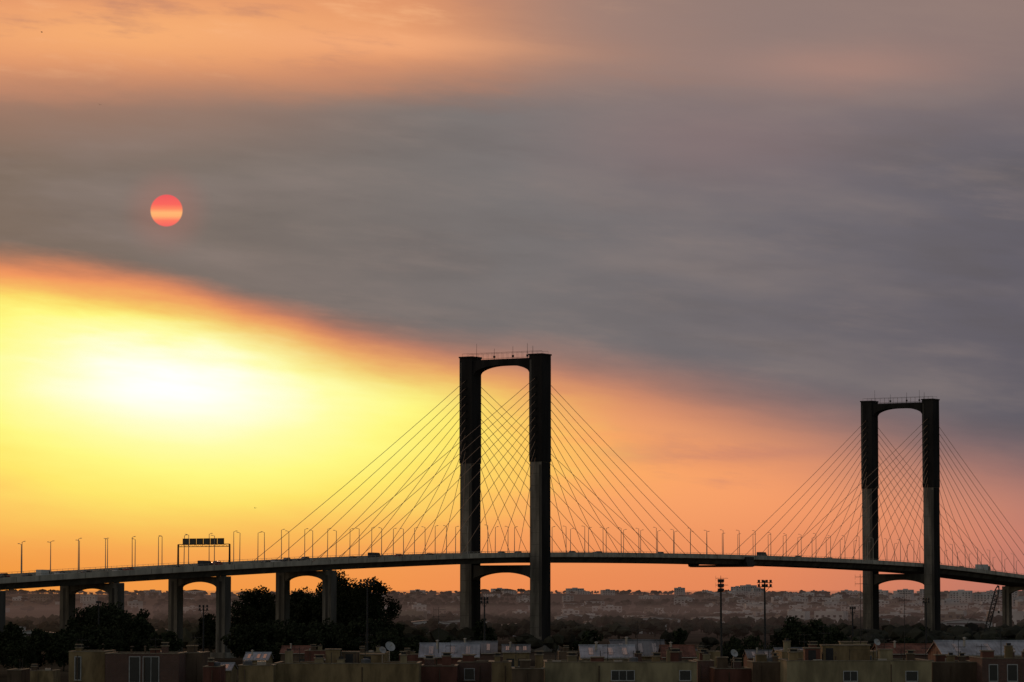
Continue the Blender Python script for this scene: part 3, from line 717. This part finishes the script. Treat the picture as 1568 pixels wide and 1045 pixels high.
def mast(px,ytop,D,wpx,rows=2,name='floodlight_mast'):
    X=WX(px,D); H=WZ(ytop,D); W_=wpx/F*D; mb=MB()
    mb.cyl((0,0,0),(0,0,H),0.30,0.15,'dark',10)
    mb.box((0,0,H-1.3),(W_*0.7,0.9,0.12),'dark')
    for r_ in range(rows):
        zz=H-0.25-r_*0.85; mb.box((0,0,zz-.25),(W_,0.12,0.12),'dark')
        n=max(3,int(W_/0.75))
        for i in range(n):
            xx=-W_/2+W_*(i+.5)/n
            mb.prism([(-.22,-.2),(.22,-.26),(.22,.26),(-.22,.2)],(xx,-.2,zz+.08),Vector((0,1,0)),UP,Vector((.46,0,0)),'dark')
    for q in(-1,1): mb.cyl((q*W_*.33,0,H-1.3),(q*W_*.33,0,H-.2),.05,.05,'dark',5); mb.cyl((q*W_*.33,0,H-1.3),(0,0,H-2.4),.05,.05,'dark',5)
    ob=mb.out(name); ob.location=(X,D,0)
mast(1170,889,700,24); mast(563,888,840,25); mast(742,915,800,13); mast(313,927,900,17); mast(153,921,900,8,1); mast(1416,916,1000,12); mast(1103,888,640,9,3); mast(1304,930,900,10,1)

mb=MB()
a=Vector((0,0,2)); D=1250; tip=Vector((WX(1527,D)-WX(1503,D),0,WZ(897,D)))
dr=(tip-a).normalized(); sd_=dr.cross(Vector((0,1,0))).normalized(); dp_=Vector((0,1,0))
def bw(t): return 0.9*min(1,t*8+0.3)*min(1,(1-t)*8+0.3)
n=14; pv=None
for i in range(n+1):
    t=i/n; c=a.lerp(tip,t); wdt=bw(t)*0.8; cs=[c+sd_*wdt*q+dp_*wdt*e for q in(-1,1) for e in(-1,1)]
    if pv:
        for k_ in range(4): mb.cyl(pv[k_],cs[k_],.13,.13,'dark',5,False); mb.cyl(pv[k_],cs[(k_+2)%4],.08,.08,'dark',4,False)
        mb.cyl(pv[0],cs[1],.08,.08,'dark',4,False); mb.cyl(pv[2],cs[3],.08,.08,'dark',4,False)
    pv=cs
mb.box((-1.5,0,2.6),(5.5,3.2,2.2),'dark'); mb.box((0.9,-1.0,3.1),(1.4,1.2,1.9),'glass'); mb.box((-4.4,0,2.6),(1.6,3.4,1.8),'dark')
for q in(-1,1): mb.prism([(-3,0.3),(-2.6,0),(2.6,0),(3,.3),(3,.9),(2.6,1.3),(-2.6,1.3),(-3,.9)],(0,q*2.1,0),Vector((1,0,0)),UP,Vector((0,.9,0)),'rub')
mb.cyl((0,0,1),(0,0,1.8),1.3,1.3,'dark',14)
mb.cyl((-3,0,3.5),(-5.5,0,9.5),.12,.12,'dark',5); mb.cyl((-5.5,0,9.5),tip,.05,.05,'dark',4); mb.cyl((-5.5,0,9.5),(-5,0,3.4),.05,.05,'dark',4)
mb.cyl(tip,tip-UP*9,.05,.05,'dark',4); mb.box(tip-UP*9.4,(.6,.5,.9),'dark')
ob=mb.out('crawler_crane'); ob.location=(WX(1503,D),D,0)

def bird(px,py,D,s_,fl):
    mb=MB()
    mb.cyl((-.12,0,0),(.1,0,0),.02,.045,'dark',6); mb.cyl((.1,0,0),(.2,0,.01),.045,.008,'dark',6)
    mb.add([(-.12,-.015,0),(-.12,.015,0),(-.24,.05,0),(-.24,-.05,0)],[(0,1,2,3)],'dark')
    for q in(-1,1):
        mb.add([(.07,q*.03,.01),(-.06,q*.03,.01),(-.05,q*.2,.01+fl*.6),(.09,q*.2,.01+fl*.6),(-.08,q*.42,.01+fl*.3)],[(0,1,2,3),(3,2,4)],'dark')
    ob=mb.out('bird'); ob.location=(WX(px,D),D,WZ(py,D)); ob.scale=(s_,)*3; ob.rotation_euler=(0.2,0,R.uniform(0,6))
for (px,py) in [(57,44),(148,157),(391,779)]: bird(px,py,430,0.7,.22)
